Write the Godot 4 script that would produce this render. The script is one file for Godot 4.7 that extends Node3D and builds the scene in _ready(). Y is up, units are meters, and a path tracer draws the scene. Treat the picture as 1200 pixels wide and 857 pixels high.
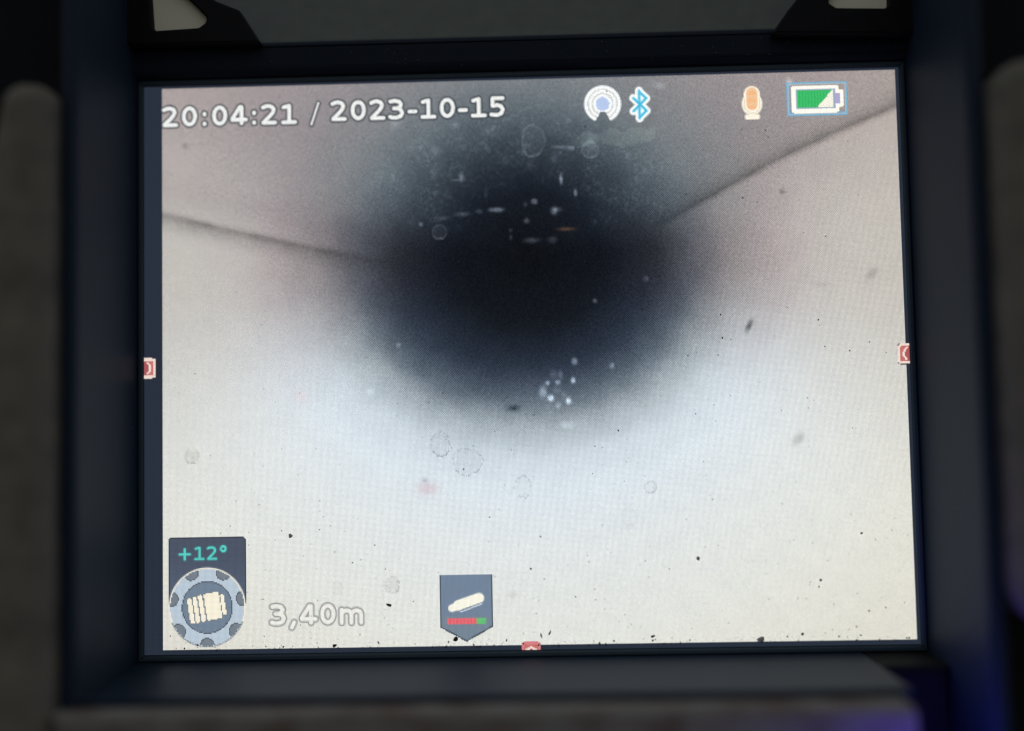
extends Node3D
# A lit inspection monitor seen close up. Screen plane at z = 0, facing +z; metres.

# ---- picture on the panel: one grid cell per LCD pixel -------------------------------------
const OX := 16            # black LCD margin left of the video
const OY := 2             # and above it
const IW := 659
const IH := 486
const PX := 0.00018       # width of one LCD pixel
const PY := 0.00018287    # height of one LCD pixel

var pix := PackedByteArray()      # rgb of the LCD
var ids := PackedByteArray()      # which graphic owns a pixel
var names := ["", "video_picture"]
var rng := RandomNumberGenerator.new()
var M := {}


func _ready() -> void:
	rng.seed = 7
	# camera
	var cam := Camera3D.new()
	cam.name = "camera"
	cam.fov = 40.0
	cam.near = 0.005
	cam.far = 20.0
	cam.position = Vector3(0.00031, -0.00891, 0.15511)
	cam.rotation_degrees = Vector3(2.888, 1.228, -1.1095)
	var attr := CameraAttributesPhysical.new()
	attr.frustum_focal_length = 32.9
	attr.frustum_focus_distance = 0.1545
	attr.exposure_aperture = 2.3
	attr.frustum_near = 0.005
	attr.frustum_far = 20.0
	cam.attributes = attr
	add_child(cam)
	cam.current = true
	# overcast light
	var env := Environment.new()
	env.background_mode = Environment.BG_SKY
	var sm := ProceduralSkyMaterial.new()
	sm.sky_top_color = Color(0.70, 0.72, 0.74)
	sm.sky_horizon_color = Color(0.66, 0.66, 0.65)
	sm.ground_horizon_color = Color(0.42, 0.40, 0.37)
	sm.ground_bottom_color = Color(0.30, 0.28, 0.25)
	var sky := Sky.new()
	sky.sky_material = sm
	env.sky = sky
	env.background_energy_multiplier = 1.0
	env.tonemap_mode = Environment.TONE_MAPPER_LINEAR
	env.tonemap_exposure = 1.0
	env.sdfgi_enabled = true
	env.ssao_enabled = true
	env.ssil_enabled = true
	var we := WorldEnvironment.new()
	we.name = "world"
	we.environment = env
	add_child(we)

	materials()
	var monitor := Node3D.new()
	monitor.name = "inspection_monitor"
	monitor.set_meta("label", "black inspection monitor with its lit screen showing the inside of a pipe")
	monitor.set_meta("category", "monitor")
	add_child(monitor)
	housing(monitor)
	paint_video()
	paint_graphics()
	build_screen(monitor)
	dirt()
	var glow := AreaLight3D.new()
	glow.name = "screen_light"
	glow.area_size = Vector2(0.1152, 0.0878)
	glow.light_energy = 0.0004
	glow.light_color = Color(0.86, 0.93, 1.0)
	glow.shadow_enabled = true
	glow.position = Vector3(0, 0, 0.002)
	glow.rotation_degrees = Vector3(0, 180, 0)
	add_child(glow)


# ---- materials ------------------------------------------------------------------------------
func mat(called: String, linear: Color, rough: float, spec := 0.5) -> StandardMaterial3D:
	var m := StandardMaterial3D.new()
	m.resource_name = called
	m.albedo_color = linear.linear_to_srgb()
	m.roughness = rough
	m.metallic_specular = spec
	M[called] = m
	return m


func grain(seed_: int, freq: float, octaves: int, ramp: Array, size := 512) -> NoiseTexture2D:
	var n := FastNoiseLite.new()
	n.seed = seed_
	n.noise_type = FastNoiseLite.TYPE_SIMPLEX_SMOOTH
	n.frequency = freq
	n.fractal_octaves = octaves
	var t := NoiseTexture2D.new()
	t.width = size
	t.height = size
	t.seamless = true
	t.noise = n
	var g := Gradient.new()
	var off := PackedFloat32Array()
	var col := PackedColorArray()
	for e in ramp:
		off.append(e[0])
		col.append(e[1])
	g.offsets = off
	g.colors = col
	t.color_ramp = g
	return t


func tri(m: StandardMaterial3D, tex: Texture2D, bump: Texture2D, scale: float, height: float) -> void:
	m.uv1_triplanar = true
	m.uv1_scale = Vector3.ONE * scale
	if tex:
		m.albedo_texture = tex
		m.albedo_color = Color.WHITE
	if bump:
		m.heightmap_enabled = true
		m.heightmap_texture = bump
		m.heightmap_scale = height


func materials() -> void:
	var rough_bump := grain(3, 0.11, 3, [[0.0, Color.BLACK], [1.0, Color.WHITE]])
	var wall := mat("glossy_black_plastic", Color(0.0078, 0.0142, 0.026), 0.55, 0.2)
	tri(wall, null, rough_bump, 30.0, 0.0012)
	var matte := mat("matte_black_plastic", Color(0.006, 0.0065, 0.008), 0.75, 0.15)
	tri(matte, null, rough_bump, 30.0, 0.003)
	mat("navy_flange_plastic", Color(0.009, 0.012, 0.019), 0.7, 0.15)
	tri(M.navy_flange_plastic, null, rough_bump, 40.0, 0.002)
	mat("seal_rubber", Color(0.026, 0.042, 0.055), 0.6, 0.3)
	var grip_tex := grain(11, 0.012, 5, [[0.0, Color(0.27, 0.265, 0.245)], [0.5, Color(0.33, 0.32, 0.295)], [0.8, Color(0.36, 0.34, 0.305)], [1.0, Color(0.40, 0.37, 0.33)]])
	tri(mat("grey_grip_rubber", Color(0.05, 0.05, 0.04), 0.85, 0.3), grip_tex, rough_bump, 22.0, 0.006)
	var lip_tex := grain(21, 0.010, 5, [[0.0, Color(0.29, 0.22, 0.185)], [0.3, Color(0.33, 0.295, 0.275)], [0.55, Color(0.37, 0.355, 0.34)], [1.0, Color(0.41, 0.40, 0.39)]])
	tri(mat("soiled_lip_rubber", Color(0.05, 0.05, 0.04), 0.8, 0.3), lip_tex, rough_bump, 20.0, 0.006)
	mat("grey_green_plastic", Color(0.040, 0.046, 0.041), 0.8, 0.3)
	tri(M.grey_green_plastic, grain(31, 0.02, 4, [[0.0, Color(0.22, 0.235, 0.22)], [1.0, Color(0.26, 0.275, 0.26)]]), rough_bump, 24.0, 0.004)
	mat("bracket_plastic", Color(0.006, 0.006, 0.007), 0.5, 0.16)
	tri(M.bracket_plastic, null, rough_bump, 40.0, 0.002)
	mat("cream_plastic", Color(0.55, 0.52, 0.42), 0.7, 0.3)
	mat("dark_crumb", Color(0.035, 0.03, 0.026), 0.9, 0.2)
	mat("grey_crumb", Color(0.28, 0.275, 0.265), 0.9, 0.2)
	var led := mat("added_violet_led", Color(0.1, 0.08, 0.3), 0.3)  # glowing dome of the added violet lamp
	led.emission_enabled = true
	led.emission = Color(0.35, 0.25, 1.0)
	led.emission_energy_multiplier = 1.5


# ---- housing --------------------------------------------------------------------------------
func part(called: String, mesh: Mesh, m: Material, parent: Node, label := "") -> MeshInstance3D:
	var o := MeshInstance3D.new()
	o.name = called
	o.mesh = mesh
	o.material_override = m
	if label:
		o.set_meta("label", label)
	parent.add_child(o, true)
	return o


func round_poly(pts: Array, radii: Array) -> PackedVector2Array:
	# corners (mm) rounded by their radii, counter-clockwise or clockwise
	var out := PackedVector2Array()
	var n := pts.size()
	for i in n:
		var p: Vector2 = pts[i]
		var r: float = radii[i]
		if r <= 0.0:
			out.append(p)
			continue
		var a: Vector2 = (pts[(i + n - 1) % n] - p).normalized()
		var b: Vector2 = (pts[(i + 1) % n] - p).normalized()
		var half := absf(a.angle_to(b)) / 2.0
		var d := r / tan(half)
		var p0 := p + a * d
		var p1 := p + b * d
		var c := p + (a + b).normalized() * (r / sin(half))
		var s := (p0 - c).angle()
		var turn := wrapf((p1 - c).angle() - s, -PI, PI)
		for k in 9:
			out.append(c + Vector2.from_angle(s + turn * k / 8.0) * r)
	return out


func slab(poly_mm: PackedVector2Array, z0: float, z1: float, r: float) -> ArrayMesh:
	# the outline extruded from z0 to z1 (mm), its front edge rounded with radius r
	var poly := poly_mm.duplicate()
	if Geometry2D.is_polygon_clockwise(poly):
		poly.reverse()
	var n := poly.size()
	var inward := PackedVector2Array()
	for i in n:
		var e0 := (poly[i] - poly[(i + n - 1) % n]).normalized()
		var e1 := (poly[(i + 1) % n] - poly[i]).normalized()
		var n0 := Vector2(-e0.y, e0.x)
		var n1 := Vector2(-e1.y, e1.x)
		inward.append((n0 + n1) / maxf(1.0 + n0.dot(n1), 0.25))
	var rings := []
	rings.append([0.0, z0])
	for k in 9:
		var a := PI / 2.0 * k / 8.0
		rings.append([r * (1.0 - cos(a)), z1 - r + r * sin(a)])
	var st := SurfaceTool.new()
	st.begin(Mesh.PRIMITIVE_TRIANGLES)
	var at := func(i: int, k: int) -> Vector3:
		var p: Vector2 = poly[i % n] + inward[i % n] * rings[k][0]
		return Vector3(p.x, p.y, rings[k][1]) * 0.001
	for k in rings.size() - 1:
		for i in n:
			var sharp := Vector2(inward[i].x, inward[i].y).length() > 1.08
			st.set_smooth_group(1)
			var a: Vector3 = at.call(i, k)
			var b: Vector3 = at.call(i + 1, k)
			var c: Vector3 = at.call(i + 1, k + 1)
			var d: Vector3 = at.call(i, k + 1)
			# flat across sharp corners: normals from this strip alone
			var e := (poly[(i + 1) % n] - poly[i]).normalized()
			var o := Vector3(e.y, -e.x, 0)
			var t0 := 0.0 if k == 0 else PI / 2.0 * (k - 1) / 8.0
			var t1 := PI / 2.0 * k / 8.0
			var n0 := o * cos(t0) + Vector3(0, 0, 1) * sin(t0)
			var n1 := o * cos(t1) + Vector3(0, 0, 1) * sin(t1)
			for v in [[a, n0], [c, n1], [b, n0], [a, n0], [d, n1], [c, n1]]:
				st.set_normal(v[1])
				st.add_vertex(v[0])
	var cap := PackedVector2Array()
	for i in n:
		cap.append(poly[i] + inward[i] * r)
	var tris := Geometry2D.triangulate_polygon(poly)
	for j in range(0, tris.size(), 3):
		var q := [cap[tris[j]], cap[tris[j + 1]], cap[tris[j + 2]]]
		if (q[1] - q[0]).cross(q[2] - q[0]) > 0.0:
			q.reverse()
		for v in q:
			st.set_normal(Vector3(0, 0, 1))
			st.add_vertex(Vector3(v.x, v.y, z1) * 0.001)
	return st.commit()


func rect(x0: float, y0: float, x1: float, y1: float, r := 0.0) -> PackedVector2Array:
	return round_poly([Vector2(x0, y0), Vector2(x1, y0), Vector2(x1, y1), Vector2(x0, y1)], [r, r, r, r])


func v2(a: Array) -> Array:
	var out := []
	for i in range(0, a.size(), 2):
		out.append(Vector2(a[i], a[i + 1]))
	return out


func housing(mon: Node3D) -> void:
	part("back_shell", slab(rect(-92, -78, 92, 48, 6), -22, -1.2, 2), M.matte_black_plastic, mon)
	# seal round the panel: four mitred rubber strips
	var xl := -60.55
	var xr := 58.14
	var yb := -44.75
	var yt := 44.32
	var g := 0.85
	for q in [[xl - g, yb - g, xr + g, yb - g, xr, yb, xl, yb], [xr + g, yb - g, xr + g, yt + g, xr, yt, xr, yb], [xr + g, yt + g, xl - g, yt + g, xl, yt, xr, yt], [xl - g, yt + g, xl - g, yb - g, xl, yb, xl, yt]]:
		part("seal_strip", slab(PackedVector2Array(v2(q)), -1.0, 0.45, 0.3), M.seal_rubber, mon)
	# glossy lining of the deep recess
	part("recess_wall", slab(rect(-63.6, -60, -61.45, 75, 0.8), -1, 21.5, 0.8), M.glossy_black_plastic, mon)
	part("recess_wall", slab(rect(59.05, -60, 61.3, 75, 0.8), -1, 22, 0.8), M.glossy_black_plastic, mon)
	part("recess_wall", slab(rect(-61.4, -46.6, 49.2, -45.65, 0.25), -1, 21.0, 0.4), M.glossy_black_plastic, mon)
	part("corner_block", slab(rect(49.3, -70, 59.0, -45.7, 0.4), -1, 9, 1.0), M.matte_black_plastic, mon)
	# top flange and the sloping cowl above it
	part("top_flange", slab(rect(-66, 45.25, 64, 50.6, 0.4), -1, 1.8, 1.2), M.navy_flange_plastic, mon)
	part("cowl", cowl(), M.grey_green_plastic, mon)
	part("corner_block", slab(rect(-92, 37.5, -63.7, 78, 1), -1, 14, 1.0), M.matte_black_plastic, mon)
	part("corner_block", slab(rect(61.4, 37.5, 92, 78, 1), -1, 14, 1.0), M.matte_black_plastic, mon)
	# slotted brackets
	var lb := v2([-40.73, 49.35, -44.01, 54.62, -47.71, 56.2, -57.0, 64.0, -60.6, 64.0, -51.7, 56.32, -48.7, 53.2, -50.38, 52.0, -57.6, 51.7, -58.5, 66.0, -75.0, 66.0, -75.0, 49.7])
	var l := part("bracket", slab(round_poly(lb, [0.3, 1.2, 2.0, 0, 0, 1.0, 0.9, 0.9, 0.9, 0, 0, 0]), 2.0, 4.2, 0.35), M.bracket_plastic, mon)
	part("slot_insert", slab(PackedVector2Array(v2([-59, 50.8, -49.2, 50.8, -48.0, 53.0, -51.3, 57.2, -59.5, 63.8])), 1.9, 2.9, 0.1), M.cream_plastic, l)
	var rb := v2([37.68, 48.6, 70.5, 47.6, 70.5, 66.0, 56.2, 66.0, 55.6, 52.05, 47.6, 52.35, 46.4, 53.2, 48.6, 58.5, 54.5, 64.5, 49.5, 65.0, 41.6, 53.8, 40.2, 52.1])
	var rr := part("bracket", slab(round_poly(rb, [0.3, 0, 0, 0, 0.9, 0.8, 0.5, 1.0, 0, 0, 1.5, 1.0]), 2.0, 4.2, 0.35), M.bracket_plastic, mon)
	part("slot_insert", slab(PackedVector2Array(v2([46.2, 51.4, 57.2, 51.0, 58.0, 63.5, 54.0, 63.0, 47.6, 57.6, 45.6, 53.2])), 1.9, 2.9, 0.1), M.cream_plastic, rr)
	# rubber grips at the sides and the soiled lip below
	part("grip", slab(round_poly(v2([-63.7, 37.0, -70.3, 37.6, -73.4, 20, -82.0, -62, -63.7, -62]), [3.0, 3.2, 14, 0, 0]), -1, 25.0, 2.9), M.grey_grip_rubber, mon)
	part("grip", slab(round_poly(v2([61.4, 37, 80, 37, 80, -37.5, 61.4, -37.5]), [5, 4, 4, 6]), -1, 25.5, 3.2), M.grey_grip_rubber, mon)
	part("lip", slab(round_poly(v2([-63.6, -46.65, 48.6, -46.65, 48.6, -72, -63.6, -72]), [0.5, 1.5, 0.5, 0.5]), -1, 24.5, 1.3), M.soiled_lip_rubber, mon)
	# lamp added unseen on the lip to give the corner a violet glow
	var dome := SphereMesh.new()
	dome.radius = 0.0016
	dome.height = 0.0032
	dome.radial_segments = 24
	dome.rings = 12
	var led := part("added_led", dome, M.added_violet_led, mon, "small violet lamp added on the lower lip for the violet glow")
	led.position = Vector3(0.0474, -0.0546, 0.0245)
	var lamp := OmniLight3D.new()
	lamp.name = "added_led_light"
	lamp.light_color = Color(0.35, 0.25, 1.0)
	lamp.light_energy = 0.0007
	lamp.omni_range = 1.0
	lamp.omni_attenuation = 2.0
	lamp.light_size = 0.001
	lamp.shadow_enabled = true
	lamp.position = led.position
	add_child(lamp)


func cowl() -> ArrayMesh:
	# a shoulder that rolls back from the flange, then slopes up and away
	var prof := []
	for k in 9:
		var a := PI * 0.36 * k / 8.0
		prof.append(Vector2(49.2 + 3.0 * sin(a), -2.4 + 3.0 * cos(a)))
	var last: Vector2 = prof[8]
	prof.append(last + Vector2(40, -26))
	var st := SurfaceTool.new()
	st.begin(Mesh.PRIMITIVE_TRIANGLES)
	st.set_smooth_group(1)
	for k in prof.size() - 1:
		var p: Vector2 = prof[k]
		var q: Vector2 = prof[k + 1]
		var a := Vector3(-70, p.x, p.y) * 0.001
		var b := Vector3(70, p.x, p.y) * 0.001
		var c := Vector3(70, q.x, q.y) * 0.001
		var d := Vector3(-70, q.x, q.y) * 0.001
		for v in [a, d, b, b, d, c]:
			st.add_vertex(v)
	# closed behind
	st.set_smooth_group(2)
	var e: Vector2 = prof[0]
	var f: Vector2 = prof[prof.size() - 1]
	var pts := [Vector3(-70, f.x, f.y), Vector3(70, f.x, f.y), Vector3(70, e.x - 2.0, f.y), Vector3(-70, e.x - 2.0, f.y)]
	for v in [0, 2, 1, 0, 3, 2]:
		st.add_vertex(pts[v] * 0.001)
	st.generate_normals()
	return st.commit()


# ---- the picture ----------------------------------------------------------------------------
func lut(stops: Array) -> PackedVector3Array:
	var out := PackedVector3Array()
	for i in 320:
		var r := i / 100.0
		var k := 0
		while k < stops.size() - 2 and r > stops[k + 1][0]:
			k += 1
		var t := clampf((r - stops[k][0]) / (stops[k + 1][0] - stops[k][0]), 0.0, 1.0)
		out.append(stops[k][1].lerp(stops[k + 1][1], t))
	# soften the joins
	var soft := PackedVector3Array()
	for i in 320:
		var s := Vector3.ZERO
		for j in range(-6, 7):
			s += out[clampi(i + j, 0, 319)]
		soft.append(s / 13.0)
	return soft


func paint_video() -> void:
	pix.resize(IW * IH * 3)
	ids.resize(IW * IH)
	var V := func(r: float, g: float, b: float) -> Vector3: return Vector3(r, g, b)
	var down := lut([[0.0, V.call(9, 11, 15)], [0.45, V.call(16, 20, 27)], [0.75, V.call(40, 49, 64)], [0.95, V.call(84, 96, 108)], [1.09, V.call(150, 161, 168)], [1.31, V.call(197, 208, 216)], [1.55, V.call(211, 221, 228)], [1.9, V.call(216, 221, 222)], [2.6, V.call(217, 218, 211)], [3.2, V.call(213, 211, 201)]])
	var side := lut([[0.0, V.call(9, 11, 15)], [0.45, V.call(14, 17, 25)], [0.75, V.call(36, 38, 46)], [0.95, V.call(74, 77, 86)], [1.1, V.call(110, 107, 112)], [1.2, V.call(134, 129, 131)], [1.45, V.call(164, 155, 156)], [1.65, V.call(180, 175, 172)], [1.9, V.call(186, 182, 177)], [2.4, V.call(187, 183, 176)]])
	var up := lut([[0.0, V.call(9, 11, 15)], [0.42, V.call(20, 25, 34)], [0.68, V.call(52, 61, 70)], [0.85, V.call(80, 90, 98)], [1.0, V.call(104, 112, 118)], [1.15, V.call(120, 124, 128)], [1.5, V.call(142, 136, 139)], [2.1, V.call(160, 150, 150)], [2.6, V.call(162, 152, 150)]])
	var fine := FastNoiseLite.new()
	fine.seed = 5
	fine.frequency = 0.35
	fine.fractal_octaves = 2
	var nf := fine.get_image(IW, IH).get_data()
	fine.frequency = 0.035
	fine.fractal_octaves = 4
	fine.seed = 9
	var nc := fine.get_image(IW, IH).get_data()
	fine.frequency = 0.16
	fine.fractal_octaves = 3
	fine.seed = 23
	var nm := fine.get_image(IW, IH).get_data()
	for y in IH:
		for x in IW:
			var at := (y * IW + x) * 3
			var u := x - OX + 0.5
			var v := y - OY + 0.5
			if u < 0 or u > 640 or v < 0 or v > 480:
				pix[at] = 37
				pix[at + 1] = 44
				pix[at + 2] = 57
				continue
			ids[y * IW + x] = 1
			var dx := (u - 317.0) / 149.0
			var dy := (v - 153.0) / (129.0 if v > 153.0 else 140.0)
			var i := y * IW + x
			var wob := (nc[i] - 128) / 128.0
			var ff := (nf[i] - 128) / 128.0
			var r := sqrt(dx * dx + dy * dy)
			var s := dy / maxf(r, 0.001)
			if dy > 0.0:
				r = pow(pow(absf(dx), 2.1) + pow(dy, 2.1), 1.0 / 2.1)
			r += wob * 0.02
			var k := clampi(int(r * 100.0), 0, 319)
			var c := side[k]
			if s > 0.0:
				c = c.lerp(down[k], smoothstep(0.0, 0.72, s))
			else:
				c = c.lerp(up[k], smoothstep(0.0, 0.55, -s))
			# the upper wall meets the side walls in two dark creases
			if u < 200.0:
				var ly := 110.0 + u * 0.222 + 3.0 * sin(u * 0.012)
				var d := v - ly
				var fade := clampf((200.0 - u) / 45.0, 0.0, 1.0)
				var q := (0.32 * exp(-pow(d / (1.8 if d < 0.0 else 3.0), 2.0)) + 0.6 * exp(-pow(d / (4.0 if d < 0.0 else 11.0), 2.0))) * fade * (1.0 + wob * 0.5)
				var glow := exp(-pow((d + 22.0) / 18.0, 2.0)) * fade
				c *= 1.0 - 0.27 * q
				c += V.call(-8, -9, -8) * glow
			elif u > 420.0:
				var t := (u - 445.0) / 195.0
				var ly := 123.6 - 91.9 * t - 5.0 * sin(PI * clampf(t, 0.0, 1.0))
				var d := (v - ly) * 0.9
				var fade := clampf((u - 425.0) / 40.0, 0.0, 1.0)
				var q := (0.36 * exp(-pow(d / (3.0 if d < 0.0 else 2.0), 2.0)) + 0.55 * exp(-pow(d / (10.0 if d < 0.0 else 3.6), 2.0))) * fade * (1.0 + wob * 0.5)
				c *= 1.0 - 0.25 * q
				if d > 0.0:
					c += V.call(9, 8, 7) * fade * exp(-d / 60.0)
				else:
					c -= V.call(9, 8, 8) * fade * exp(d / 45.0)
			if u > 380.0:
				c += V.call(1, 0, -2) * ((u - 380.0) / 260.0) * clampf(c.x / 150.0, 0.0, 1.0)
			if s < -0.1 and r > 0.3 and r < 1.25:
				var mott := maxf(0.0, (nm[i] - 128) / 128.0) * maxf(0.0, wob + 0.5) * 34.0 * smoothstep(0.1, 0.4, -s)
				c += V.call(0.8, 1.0, 1.05) * mott * smoothstep(0.3, 0.6, r) * smoothstep(1.25, 0.8, r)
			var lum := c.x / 255.0
			# sensor grain and the panel's dither
			var amp := 3.0 + 20.0 * lum * (1.0 - lum) * (1.9 if lum < 0.66 else 0.5)
			var checker := (1.0 if (x + y) % 2 == 0 else -1.0) * 19.0 * clampf(lum * (0.85 - lum) * 5.5, 0.0, 1.0)
			var dn := ff * amp + checker + wob * 3.0 * lum + rng.randf_range(-4.5, 4.5)
			pix[at] = clampi(int(c.x + dn), 0, 255)
			pix[at + 1] = clampi(int(c.y + dn), 0, 255)
			pix[at + 2] = clampi(int(c.z + dn * 0.95), 0, 255)
	# bright flecks down the pipe: x, y, rx, ry, strength
	for f in [[335.6, 273.7, 2.7, 2.8, 135], [350.7, 276.3, 2.4, 2.8, 125], [355.1, 259.1, 2.0, 2.6, 115], [329.1, 268.3, 3.4, 5.2, 75], [333, 260.9, 2.1, 2.1, 90], [341.9, 260.5, 2.3, 2.0, 85], [356.7, 242.9, 2.6, 3.0, 85], [344.4, 254.2, 2, 4, 40], [338.3, 253.6, 3, 4, 30], [388.7, 247.3, 2.2, 2.4, 60], [342, 280.1, 2.4, 2.6, 45], [350.5, 297, 4.5, 3, 26], [345.5, 296, 2.5, 2.5, 20], [341, 267, 4, 3, 22], [347, 271, 2.4, 2.4, 25],
			[262, 83, 2, 4, 65], [257, 85.5, 4, 1, 36], [348.5, 87, 1.5, 4.5, 100], [360.7, 98.9, 1.5, 3, 95], [324.9, 105.5, 2.8, 2.4, 85], [317, 108, 2, 2, 36], [342, 114, 3.2, 3.6, 75], [345, 113, 4, 2, 40], [318, 122, 2.6, 2.2, 60], [293, 112, 5.5, 2.2, 85], [287, 112, 3, 2, 40], [262, 115, 7, 2, 40], [245, 118, 7, 1.8, 25], [277, 113, 3, 2, 40], [322, 139, 7, 2.5, 45], [340, 139, 4, 3, 35], [304, 130, 1.6, 1.6, 40], [304, 136, 1.4, 2.4, 35], [226, 123, 1.8, 1.8, 60], [283, 98, 1.4, 5, 22], [375.5, 192, 2, 2, 60], [419.9, 174, 2.4, 2.4, 40], [348, 59, 6, 1.4, 45], [358, 60, 3, 2, 45], [375, 55, 5, 7, 18], [240, 60, 5, 4, 20], [258, 38, 4, 3, 26], [205, 34, 5, 5, 20], [286, 44, 5, 4, 16], [238, 78, 3, 5, 18], [316, 40, 3, 8, 14], [343, 68, 4, 4, 18], [300, 70, 5, 5, 14], [322, 74, 4, 5, 16], [548, 8, 3, 4, 40], [436, 8, 5, 3, 25], [316, 268, 30, 16, 6], [180, 265, 3, 3, 22], [205, 226, 2.2, 2.2, 40]]:
		blob(f[0], f[1], f[2], f[3], Vector3(0.95, 1.0, 1.06) * float(f[4]), 1.6)
	blob(352, 130, 8, 1.6, Vector3(62, 40, 22), 1.5)
	# dim flecks and stains on the pipe wall
	for f in [[507, 216, 2.6, 5.2, -75, 0.45], [546, 312, 4.5, 5, -34, 0.5], [613, 174, 4, 5, -28, 0.5], [304, 281.6, 5, 2.6, -60, 0.0], [226, 341, 2.4, 2.4, -30, 0.0], [539, 102, 2.6, 2.6, -38, 0.0], [20, 50, 3, 2.4, -24, 0.2], [570, 182, 6, 3, -10, 0], [300, 438, 5, 3, -14, 0]]:
		blob(f[0], f[1], f[2], f[3], Vector3.ONE * float(f[4]), 1.6, f[5])
	blob(228, 348, 9, 5.5, Vector3(-6, -26, -24), 1.4)
	blob(120, 268, 6, 5, Vector3(6, -5, -5), 1.4)
	# dried drops on the glass: centre, radius, rim change, fill change
	for f in [[263, 326, 12.5, -32, -4, 0.9], [240, 311, 8, -28, -4, 1.25], [25, 317, 6, -26, -10, 1.0], [197, 428, 6, -30, -9, 1.1], [310, 348, 7, -24, -2, 1.3], [419, 350, 5, -26, -3, 1], [242, 130, 6, 34, 12, 1], [325, 53, 10, 26, 8, 1.35], [374.5, 62, 7, 28, 12, 1.0], [400, 375, 6, -9, -2, 1.2], [150, 430, 5, -10, -3, 1]]:
		drop(f[0], f[1], f[2], f[3], f[4], f[5])
	for y in range(44, 64):
		for x in range(362, 432):
			var top := 49.0 + 3.0 * sin(x * 0.3) - (x - 362) * 0.10
			var low := 58.0 + 1.5 * sin(x * 0.21) + (3.0 if x > 400 else 0.0) - maxf(0.0, (x - 410) * 0.4)
			if y > top and y < low:
				add(x, y, Vector3(12, 14, 11) * (0.8 + 0.3 * rng.randf()))


func add(u: int, v: int, d: Vector3) -> void:
	if u < 0 or v < 0 or u >= 640 or v >= 480:
		return
	var at := ((v + OY) * IW + u + OX) * 3
	pix[at] = clampi(int(pix[at] + d.x), 0, 250)
	pix[at + 1] = clampi(int(pix[at + 1] + d.y), 0, 250)
	pix[at + 2] = clampi(int(pix[at + 2] + d.z), 0, 250)


func blob(cx: float, cy: float, rx: float, ry: float, d: Vector3, power: float, slant := 0.0) -> void:
	var reach := maxf(rx, ry) * 2.2
	for y in range(int(cy - reach), int(cy + reach) + 1):
		for x in range(int(cx - reach), int(cx + reach) + 1):
			var a := (x - cx + slant * (y - cy)) / rx
			var b := (y - cy) / ry
			var e := exp(-pow(a * a + b * b, power * 0.8))
			if e > 0.02:
				add(x, y, d * e * rng.randf_range(0.7, 1.15))


func drop(cx: float, cy: float, r: float, rim: float, fill: float, tall: float) -> void:
	for y in range(int(cy - r * 1.5) - 2, int(cy + r * 1.5) + 3):
		for x in range(int(cx - r) - 2, int(cx + r) + 3):
			var a := Vector2(x - cx, (y - cy) / tall)
			var wob := (0.7 * sin(a.angle() * 3.0 + cx) + 0.4 * sin(a.angle() * 7.0 + cy)) * minf(1.0, r * r / 150.0)
			var d := a.length() - r + wob
			if d < -0.8:
				add(x, y, Vector3.ONE * fill * (rng.randf_range(0.7, 1.3) if fill > 0.0 else rng.randf_range(0.0, 2.2)))
			elif d < 0.8:
				var low := 1.5 if a.y > r * 0.6 else 0.8
				if rng.randf() < (0.96 if rim > 0.0 else 0.72):
					add(x, y, Vector3(0.95, 1, 1) * rim * low * (rng.randf_range(0.7, 1.0) if rim > 0.0 else rng.randf_range(0.4, 1.2)))


# ---- on-screen graphics ---------------------------------------------------------------------
func owner_id(called: String) -> int:
	names.append(called)
	return names.size() - 1


func dot(u: float, v: float, c: Color, id: int) -> void:
	var x := int(u) + OX
	var y := int(v) + OY
	if x < 0 or y < 0 or x >= IW or y >= IH or c.a <= 0.0:
		return
	var at := (y * IW + x) * 3
	pix[at] = int(lerpf(pix[at], c.r * 255.0, c.a))
	pix[at + 1] = int(lerpf(pix[at + 1], c.g * 255.0, c.a))
	pix[at + 2] = int(lerpf(pix[at + 2], c.b * 255.0, c.a))
	if c.a > 0.4:
		ids[y * IW + x] = id


func fill(x0: float, y0: float, x1: float, y1: float, id: int, shade: Callable) -> void:
	for y in range(int(floor(y0)), int(ceil(y1)) + 1):
		for x in range(int(floor(x0)), int(ceil(x1)) + 1):
			dot(x, y, shade.call(Vector2(x + 0.5, y + 0.5)), id)


func col(r: float, g: float, b: float, a := 1.0) -> Color:
	return Color(r / 255.0, g / 255.0, b / 255.0, clampf(a, 0.0, 1.0))


func seg(p: Vector2, a: Vector2, b: Vector2) -> float:
	var t := clampf((p - a).dot(b - a) / maxf((b - a).length_squared(), 1e-6), 0.0, 1.0)
	return p.distance_to(a + (b - a) * t)


func box(p: Vector2, x0: float, y0: float, x1: float, y1: float, r: float) -> float:
	var q := (p - Vector2(x0 + x1, y0 + y1) / 2.0).abs() - Vector2(x1 - x0, y1 - y0) / 2.0 + Vector2(r, r)
	return Vector2(maxf(q.x, 0), maxf(q.y, 0)).length() + minf(maxf(q.x, q.y), 0.0) - r


func ring(cx: float, cy: float, rx: float, ry: float) -> Array:
	var out := []
	for k in 25:
		out.append_array([cx + rx * cos(TAU * k / 24.0), cy + ry * sin(TAU * k / 24.0)])
	return out


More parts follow.
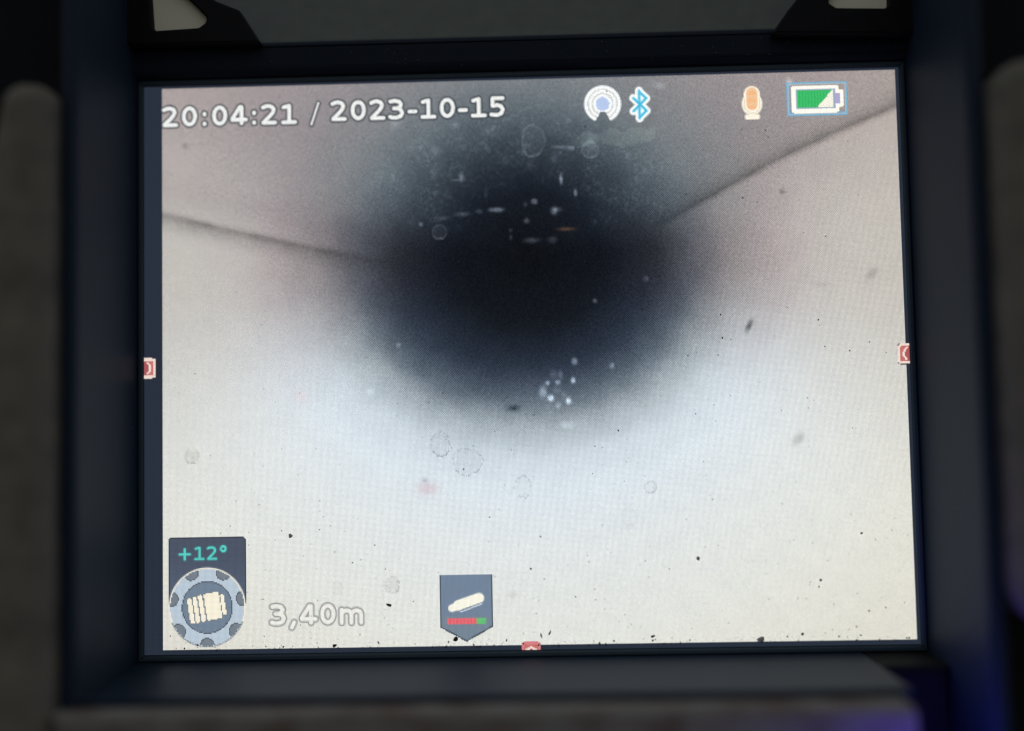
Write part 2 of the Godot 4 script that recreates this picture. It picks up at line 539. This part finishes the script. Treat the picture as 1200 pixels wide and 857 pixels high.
func glyph(ch: String) -> Array:      # [advance, strokes], in em
	match ch:
		"0": return [0.696, [ring(0.348, 0.365, 0.205, 0.29)]]
		"1": return [0.696, [[0.17, 0.60, 0.37, 0.65], [0.37, 0.65, 0.37, 0.07], [0.15, 0.065, 0.58, 0.065]]]
		"2": return [0.696, [[0.12, 0.61, 0.22, 0.655, 0.34, 0.665, 0.46, 0.62, 0.51, 0.53, 0.48, 0.43, 0.38, 0.31, 0.14, 0.08], [0.14, 0.065, 0.56, 0.065]]]
		"3": return [0.696, [[0.12, 0.645, 0.28, 0.665, 0.43, 0.63, 0.495, 0.54, 0.46, 0.44, 0.34, 0.395, 0.24, 0.395], [0.34, 0.395, 0.48, 0.35, 0.535, 0.23, 0.48, 0.11, 0.34, 0.065, 0.2, 0.065, 0.1, 0.095]]]
		"4": return [0.696, [[0.44, 0.07, 0.44, 0.65, 0.38, 0.65, 0.11, 0.24, 0.11, 0.195, 0.60, 0.195]]]
		"5": return [0.696, [[0.53, 0.66, 0.17, 0.66, 0.17, 0.39, 0.33, 0.42, 0.47, 0.37, 0.53, 0.25, 0.47, 0.12, 0.33, 0.065, 0.12, 0.085]]]
		":": return [0.40, [[0.2, 0.075, 0.2, 0.09], [0.2, 0.42, 0.2, 0.44]]]
		"/": return [0.365, [[0.05, -0.06, 0.31, 0.70]]]
		"-": return [0.415, [[0.10, 0.27, 0.32, 0.27]]]
		",": return [0.38, [[0.21, 0.09, 0.12, -0.09]]]
		"m": return [1.042, [[0.15, 0.05, 0.15, 0.50], [0.15, 0.36, 0.24, 0.46, 0.35, 0.48, 0.46, 0.43, 0.50, 0.33, 0.50, 0.05], [0.50, 0.36, 0.60, 0.46, 0.70, 0.48, 0.81, 0.43, 0.85, 0.33, 0.85, 0.05]]]
		"+": return [0.838, [[0.42, 0.05, 0.42, 0.58], [0.14, 0.315, 0.70, 0.315]]]
		"°": return [0.5, [ring(0.25, 0.58, 0.125, 0.125)]]
	return [0.348, []]


func write(text: String, x: float, base: float, em: float, half: float, ink: Color, edge: Color, rim: float, id: int) -> void:
	for ch in text:
		var g := glyph(ch)
		var strokes := []
		for s in g[1]:
			var line := []
			for k in range(0, s.size(), 2):
				line.append(Vector2(x + s[k] * em, base - s[k + 1] * em))
			strokes.append(line)
		if strokes.size():
			fill(x - 3, base - em * 0.85, x + g[0] * em + 3, base + em * 0.25, id, func(p: Vector2) -> Color:
				var d := 99.0
				for line in strokes:
					for k in line.size() - 1:
						d = minf(d, seg(p, line[k], line[k + 1]))
				var inside := clampf(half - d + 0.5, 0.0, 1.0)
				var around := clampf(half + rim - d + 0.5, 0.0, 1.0) * edge.a
				if around <= 0.02 and inside <= 0.02:
					return Color(0, 0, 0, 0)
				var c := edge.lerp(ink, inside)
				c.a = maxf(inside * ink.a, around)
				return c)
		x += g[0] * em


func paint_graphics() -> void:
	var ink := col(230, 232, 230)
	var edge := col(44, 48, 56, 0.82)
	write("20:04:21", -1.2, 33.6, 24.4, 1.85, ink, edge, 1.25, owner_id("clock_text"))
	write("/", 130.6, 33.0, 24.4, 1.0, ink, edge, 1.2, owner_id("separator_text"))
	write("2023-10-15", 147.6, 32.0, 24.4, 1.85, ink, edge, 1.25, owner_id("date_text"))
	write("3,40m", 91.5, 460.5, 23.8, 1.8, col(228, 227, 220), col(98, 100, 102, 0.68), 1.15, owner_id("distance_text"))
	# wireless rings with a notch below
	fill(366, 3, 406, 42, owner_id("wireless_icon"), func(p: Vector2) -> Color:
		var q := p - Vector2(386.6, 23.2)
		var r := q.length()
		var a := clampf(16.6 - r, 0.0, 1.0)
		if q.y > 6.5 and absf(q.x) < 2.0 + (q.y - 6.5) * 0.55:
			a = 0.0
		var c := col(240, 243, 243)
		if r < 6.0:
			c = col(176, 194, 228)
		elif absf(r - 9.0) < 0.8 or absf(r - 12.6) < 0.7:
			c = col(206, 208, 206)
		c.a = a
		return c)
	# angular rune in cyan on a white outline
	var rune := [[418.5, 12.5, 418.5, 36.5], [418.5, 13.5, 424.6, 19.2], [424.6, 19.2, 413.4, 30.2], [413.4, 18.8, 424.6, 30.0], [424.6, 30.0, 418.5, 35.8]]
	fill(405, 3, 432, 45, owner_id("link_icon"), func(p: Vector2) -> Color:
		var d := 99.0
		for s in rune:
			d = minf(d, seg(p, Vector2(s[0], s[1]), Vector2(s[2], s[3])))
		var c := col(240, 243, 242).lerp(col(52, 178, 216), clampf(1.5 - d, 0.0, 1.0))
		c.a = clampf(4.0 - d, 0.0, 1.0)
		return c)
	fill(504, 6, 528, 43, owner_id("microphone_icon"), func(p: Vector2) -> Color:
		var d := minf(seg(p, Vector2(516, 18), Vector2(516, 27)) - 7.0, seg(p, Vector2(516, 25.5), Vector2(516, 27.5)) - 8.8)
		d = minf(d, minf(box(p, 514, 33, 518, 37, 0.5), box(p, 509.5, 35.4, 522.5, 40, 1.5)))
		var inner := seg(p, Vector2(516, 17), Vector2(516, 27)) - 4.7
		var c := col(244, 236, 218)
		if absf(seg(p, Vector2(516, 24), Vector2(516, 28)) - 6.6) < 0.5 and p.y > 22.0:
			c = col(224, 214, 192)
		c = c.lerp(col(236, 178, 128).lerp(col(232, 190, 150), 0.5 + 0.5 * sin(p.y)), clampf(0.5 - inner, 0.0, 1.0))
		c.a = clampf(0.5 - d, 0.0, 1.0)
		return c)
	fill(543, 6, 601, 41, owner_id("battery_icon"), func(p: Vector2) -> Color:
		var o := box(p, 546.3, 8.8, 598.2, 38.0, 0.4)
		var shell := minf(box(p, 550.4, 12.0, 590.6, 35.3, 2.0), box(p, 588.5, 16.2, 594.4, 30.2, 0.8))
		var c := Color(0, 0, 0, 0)
		if o < 0.0 and o > -1.0:
			c = col(104, 172, 208)
		elif o <= -1.0 and o > -1.9:
			c = col(168, 186, 196, 0.8)
		elif o <= -1.9 and o > -2.7:
			c = col(98, 164, 202, 0.85)
		if shell < 0.3:
			c = col(246, 243, 232)
			if box(p, 553.6, 14.8, 587.6, 32.0, 0.5) < 0.0:
				c = col(150, 166, 188)
			if box(p, 555.2, 16.2, 586.0, 30.6, 0.2) < 0.0:
				var diag := (p.x - 572.5) / 13.0 + (p.y - 30.6) / 14.6
				var g := 0.5 + 0.5 * sin(p.x * 2.4)
				c = col(48, 170, 92).lerp(col(66, 190, 108), g) if diag < 0.0 else col(238, 234, 220)
			if box(p, 588.3, 19.0, 591.6, 27.6, 0.2) < 0.0:
				c = col(168, 160, 200)
		return c)
	# camera tilt gauge
	fill(2, 383, 74, 442, owner_id("tilt_box"), func(p: Vector2) -> Color:
		var d := box(p, 4.6, 386.1, 71.6, 452, 2.5)
		var c := col(72, 80, 96).lerp(col(82, 94, 114), clampf((p.y - 400.0) / 40.0, 0, 1))
		if d > -1.0:
			c = col(52, 58, 70)
		c.a = 1.0 if d < 0.0 and p.y < 442.0 else 0.0
		return c)
	write("+12°", 12.2, 405.4, 16.2, 1.15, col(84, 202, 190), col(60, 120, 130, 0.4), 0.6, owner_id("tilt_text"))
	var hub := Vector2(38.3, 444.8)
	fill(3, 410, 74, 480, owner_id("tilt_ring"), func(p: Vector2) -> Color:
		var q := p - hub
		var r := q.length()
		var c := col(178, 192, 205)
		for k in 7:
			var n := q - Vector2.from_angle(PI / 2.0 + TAU * k / 7.0) * 32.0
			if n.length() < 6.6 and r < 32.0:
				c = col(112, 122, 132) if n.length() < 5.7 else col(86, 92, 98)
		if r > 32.0 and q.y < 12.0:
			c = col(226, 221, 207)
		elif r > 32.2:
			c = col(150, 158, 164) if int(q.angle() * 40.0) % 3 else col(104, 110, 112)
		if r < 22.0:
			c = col(76, 84, 92)
		if r < 21.2:
			c = col(108, 124, 142)
		c.a = clampf(33.8 - r, 0.0, 1.0)
		return c)
	fill(18, 428, 60, 462, owner_id("tilt_camera_head"), func(p: Vector2) -> Color:
		var q := (p - hub).rotated(0.16)
		var c := col(236, 229, 208, 0.0)
		for b in [[-16.2, -9.8, -12.4, 11.4], [-11.4, -10.6, -7.8, 11.4], [-6.6, -11.2, -2.8, 11.2], [-1.6, -11.4, 11.6, 11.0], [12.4, -8.6, 15.6, 9.0]]:
			var d := box(q, b[0], b[1], b[2], b[3], 1.2)
			if d < 0.0:
				c.a = 1.0
			elif d < 0.7 and c.a < 0.9:
				c = col(120, 122, 124, 0.55)
		return c)
	# probe badge
	fill(236, 419, 286, 479, owner_id("probe_badge"), func(p: Vector2) -> Color:
		var low := 464.6 + (12.0 - absf(p.x - 260.4) * 12.0 / 22.4)
		var inside := p.x > 238.0 and p.x < 283.2 and p.y > 421.0 and p.y < low
		var c := col(102, 119, 140) if (int(p.x) + int(p.y)) % 2 else col(116, 133, 153)
		if p.y > 455.0:
			c = col(112, 127, 142)
		if p.y > low - 1.4 or p.x < 239.0 or p.x > 282.3:
			c = col(62, 72, 84)
		c.a = 1.0 if inside else 0.0
		return c)
	fill(242, 432, 278, 456, owner_id("probe_symbol"), func(p: Vector2) -> Color:
		var d := minf(seg(p, Vector2(253.5, 446.4), Vector2(271.4, 440.6)) - 4.4, seg(p, Vector2(248.2, 448.6), Vector2(256, 446)) - 3.2)
		var line := seg(p, Vector2(256, 450.6), Vector2(273, 444.6))
		var c := col(238, 236, 220)
		if line < 0.55:
			c = col(132, 148, 168)
		elif line < 1.5 and d > -0.4:
			c = col(214, 222, 226)
			c.a = 0.9
			return c
		c.a = clampf(0.5 - d, 0.0, 1.0)
		return c)
	fill(244, 456, 269, 463, owner_id("used_charge_bar"), func(p: Vector2) -> Color:
		return col(222, 104, 112, 1.0 if box(p, 244.4, 457.3, 268.8, 461.9, 0.3) < 0.0 else 0.0) if int(p.x) % 3 else col(206, 92, 104, 1.0 if box(p, 244.4, 457.3, 268.8, 461.9, 0.3) < 0.0 else 0.0))
	fill(269, 456, 278, 463, owner_id("left_charge_bar"), func(p: Vector2) -> Color:
		return col(98, 182, 112, 1.0 if box(p, 268.8, 457.3, 277.4, 461.9, 0.3) < 0.0 else 0.0))
	# small red markers in the middle of three edges
	for m in [[-17.0, 242.0, 0.0], [644.5, 242.8, 0.0], [315.0, 488.6, 1.0]]:
		var c0 := Vector2(m[0], m[1])
		var flat: bool = m[2] > 0.5
		fill(c0.x - 14, c0.y - 14, c0.x + 14, c0.y + 14, owner_id("edge_marker"), func(p: Vector2) -> Color:
			var q := p - c0
			var hx := 8.0 if flat else 11.5
			var hy := 11.0 if flat else 8.6
			var d := box(q, -hx, -hy, hx, hy, 3.2)
			var c := col(228, 210, 200)
			if flat:
				c = col(204, 122, 126)
			if d < -2.2:
				c = col(190, 108, 104)
				var along := q.x if flat else q.y
				var across := absf(q.y) if flat else absf(q.x)
				if absf(across - 6.3 + along * along * 0.1) < 1.0 and absf(along) < 5.4:
					c = col(232, 212, 202)
				elif across < 6.3 - along * along * 0.1:
					c = col(160, 84, 88)
			elif d > -0.1:
				c = col(52, 40, 44) if not flat else col(206, 120, 124)
			c.a = 1.0 if d < 0.5 else 0.0
			return c)


# ---- the panel ------------------------------------------------------------------------------
func lcd_point(x: float, y: float, z: float) -> Vector3:
	return Vector3((x - OX - 320.0) * PX, (240.0 - (y - OY)) * PY, z)


func quads(rects: Array, z: float) -> ArrayMesh:
	var st := SurfaceTool.new()
	st.begin(Mesh.PRIMITIVE_TRIANGLES)
	for r in rects:
		var c := [Vector2(r[0], r[1]), Vector2(r[2], r[1]), Vector2(r[2], r[3]), Vector2(r[0], r[3])]
		for k in [0, 1, 2, 0, 2, 3]:
			st.set_normal(Vector3(0, 0, 1))
			st.set_uv(Vector2(c[k].x / IW, c[k].y / IH))
			st.add_vertex(lcd_point(c[k].x, c[k].y, z))
	return st.commit()


func build_screen(mon: Node3D) -> void:
	var small := Image.create_from_data(IW, IH, false, Image.FORMAT_RGB8, pix)
	small.resize(IW * 3, IH * 3, Image.INTERPOLATE_NEAREST)
	small.convert(Image.FORMAT_RGBA8)
	# dark gaps between the LCD pixels
	var tile := Image.create(IW * 3, IH * 3, false, Image.FORMAT_RGBA8)
	tile.fill(Color(0, 0, 0, 0))
	for x in IW:
		tile.fill_rect(Rect2i(x * 3 + 2, 0, 1, IH * 3), Color(0, 0, 0, 0.5))
	for y in IH:
		tile.fill_rect(Rect2i(0, y * 3 + 2, IW * 3, 1), Color(0, 0, 0, 0.3))
	small.blend_rect(tile, Rect2i(0, 0, IW * 3, IH * 3), Vector2i.ZERO)
	small.convert(Image.FORMAT_RGB8)
	var m := StandardMaterial3D.new()
	m.resource_name = "lcd_screen"
	m.albedo_color = Color(0.02, 0.02, 0.022)
	m.roughness = 0.45
	m.metallic_specular = 0.12
	m.emission_enabled = true
	m.emission_operator = BaseMaterial3D.EMISSION_OP_MULTIPLY
	m.emission = Color.WHITE
	m.emission_texture = ImageTexture.create_from_image(small)
	m.emission_energy_multiplier = 1.8
	m.texture_repeat = false
	var screen := part("screen", quads([[0, 0, IW, IH]], 0.0), m, mon)
	part("video_picture", quads([[OX, OY, OX + 640, OY + 480]], 0.00003), m, screen)
	for id in range(2, names.size()):
		var rects := rects_of(id)
		if rects.size():
			part(names[id], quads(rects, 0.00006), m, screen)


func rects_of(id: int) -> Array:
	var done := []
	var open := {}
	for y in IH:
		var now := {}
		var from := y * IW
		var at := ids.find(id, from)
		while at >= 0 and at < from + IW:
			var x0 := at - from
			var x1 := x0
			while x1 < IW and ids[from + x1] == id:
				x1 += 1
			var key := x0 * 1000 + x1
			if open.has(key):
				now[key] = open[key]
				now[key][3] = y + 1
				open.erase(key)
			else:
				now[key] = [x0, y, x1, y + 1]
			at = ids.find(id, from + x1) if x1 < IW else -1
		done.append_array(open.values())
		open = now
	done.append_array(open.values())
	return done


# ---- dirt on the glass ----------------------------------------------------------------------
func crumb_shape(seed_: int) -> ArrayMesh:
	var r := RandomNumberGenerator.new()
	r.seed = seed_
	var rows := 5
	var cols := 8
	var p := []
	for i in rows + 1:
		var line := []
		for j in cols:
			var th := PI * i / rows
			var ph := TAU * j / cols
			var k := r.randf_range(0.65, 1.15) if i > 0 and i < rows else 0.85
			line.append(Vector3(sin(th) * cos(ph), sin(th) * sin(ph), cos(th)) * k)
		p.append(line)
	var st := SurfaceTool.new()
	st.begin(Mesh.PRIMITIVE_TRIANGLES)
	st.set_smooth_group(-1)
	for i in rows:
		for j in cols:
			var a: Vector3 = p[i][j]
			var b: Vector3 = p[i][(j + 1) % cols]
			var c: Vector3 = p[i + 1][(j + 1) % cols]
			var d: Vector3 = p[i + 1][j]
			var q := [a, b, c, a, c, d] if i > 0 else [a, c, d]
			for v in q:
				st.add_vertex(v)
	st.generate_normals()
	return st.commit()


func dirt() -> void:
	var shapes := []
	for k in 5:
		shapes.append(crumb_shape(40 + k))
	# crumbs one can point at: LCD x, y, half width, half height, turn, dark?, label
	var list := [
		[194.6, 445.0, 0.50, 0.24, -0.4, true, "dark flat crumb just right of the distance reading"],
		[110.6, 386.0, 0.36, 0.36, 0.0, false, "round grey speck above the distance reading, right of the tilt gauge"],
		[596.6, 391.8, 0.20, 0.16, 0.0, true, "black pinhead speck high in the lower right part of the screen"],
		[560.8, 430.0, 0.22, 0.24, 0.0, true, "black speck standing alone near the lower right corner of the screen"],
		[458.0, 410.5, 0.32, 0.34, 0.3, false, "pale grey round speck on the bright lower right half of the screen"],
		[509.0, 477.6, 0.66, 0.42, 0.1, false, "grey lump sitting on the bottom edge of the screen, right of the red marker"],
		[147.5, 478.0, 0.40, 0.26, 0.3, true, "dark crumb on the bottom edge of the screen below the distance reading"],
		[251.0, 474.0, 0.46, 0.36, 0.5, true, "dark clotted crumb touching the tip of the blue probe badge"],
		[331.0, 470.0, 0.13, 0.56, -0.4, true, "thin dark fibre leaning above the red marker at the bottom edge"],
		[323.6, 472.4, 0.13, 0.44, 0.2, true, "short dark fibre just left of the leaning fibre at the bottom edge"],
		[544.0, 474.0, 0.24, 0.24, 0.0, true, "small black crumb at the bottom edge under the lone black speck"],
		[418.0, 474.2, 0.40, 0.2, 0.4, true, "flat dark crumb on the bottom edge midway between red marker and grey lump"],
	]
	for k in list.size():
		var e: Array = list[k]
		var o := MeshInstance3D.new()
		o.name = "dirt_crumb" if e[2] > 0.14 else "fibre"
		o.mesh = shapes[k % 5]
		o.material_override = M.dark_crumb if e[5] else M.grey_crumb
		var at := lcd_point(e[0] + OX, e[1] + OY, 0.0)
		var h := minf(minf(e[2], e[3]) * 0.7, 0.2) * 0.001
		o.position = at + Vector3(0, 0, 0.00006 + h * 0.8)
		o.rotation.z = e[4]
		o.scale = Vector3(e[2] * 0.001, e[3] * 0.001, h)
		o.set_meta("label", e[6])
		o.set_meta("category", "fibre" if e[2] < 0.14 else "dirt crumb")
		o.set_meta("group", "fibres on the screen" if e[2] < 0.14 else "dirt crumbs on the screen")
		add_child(o, true)
	# fine dust: hundreds of specks, thickest along the bottom edge
	var st := SurfaceTool.new()
	st.begin(Mesh.PRIMITIVE_TRIANGLES)
	for k in 700:
		var u := rng.randf_range(2, 638)
		var v := 480.0 - 470.0 * pow(rng.randf(), 1.7)
		var s := rng.randf_range(0.04, 0.085) if rng.randf() < 0.9 else rng.randf_range(0.08, 0.14)
		var t := s * rng.randf_range(0.7, 1.5)
		if k >= 470 and (k < 610 or sin(u * 0.05) + sin(u * 0.13 + 2.0) > 0.6):
			v = 480.6 - 5.0 * pow(rng.randf(), 2.6)
			s = rng.randf_range(0.04, 0.08) if rng.randf() < 0.75 else rng.randf_range(0.09, 0.15)
			t = s * rng.randf_range(0.8, 2.2)
		var b := Basis.from_euler(Vector3(0, 0, rng.randf_range(-0.6, 0.6))).scaled_local(Vector3(s, t, minf(s, 0.08)) * 0.001)
		st.append_from(shapes[k % 5], 0, Transform3D(b, lcd_point(u + OX, v + OY, 0.00006 + s * 0.0006)))
	var d := MeshInstance3D.new()
	d.name = "dust"
	d.mesh = st.commit()
	d.material_override = M.dark_crumb
	d.set_meta("label", "fine dark dust scattered over the screen and gathered along its bottom edge")
	d.set_meta("category", "dust")
	d.set_meta("kind", "stuff")
	add_child(d)
	# pale dust caught on the dark plastic round the screen
	st = SurfaceTool.new()
	st.begin(Mesh.PRIMITIVE_TRIANGLES)
	for k in 150:
		var p := Vector3.ZERO
		if k < 60:
			p = Vector3(rng.randf_range(-60, 48), rng.randf_range(-56, -49), 24.5)
		elif k < 100:
			p = Vector3(rng.randf_range(-58, 57), rng.randf_range(45.8, 49.2), 1.8)
		elif k < 125:
			p = Vector3(-61.45, rng.randf_range(-42, 44), rng.randf_range(2, 20))
		else:
			p = Vector3(59.05, rng.randf_range(-42, 44), rng.randf_range(2, 20))
		var q := rng.randf_range(0.03, 0.09) if k < 60 else rng.randf_range(0.025, 0.06)
		st.append_from(shapes[k % 5], 0, Transform3D(Basis.from_scale(Vector3(q, q * rng.randf_range(0.7, 1.6), q * 0.7) * 0.001), p * 0.001))
	var e := MeshInstance3D.new()
	e.name = "dust"
	e.mesh = st.commit()
	e.material_override = M.grey_crumb
	e.set_meta("label", "pale dust specks caught on the dark plastic bezel around the screen")
	e.set_meta("category", "dust")
	e.set_meta("kind", "stuff")
	add_child(e, true)
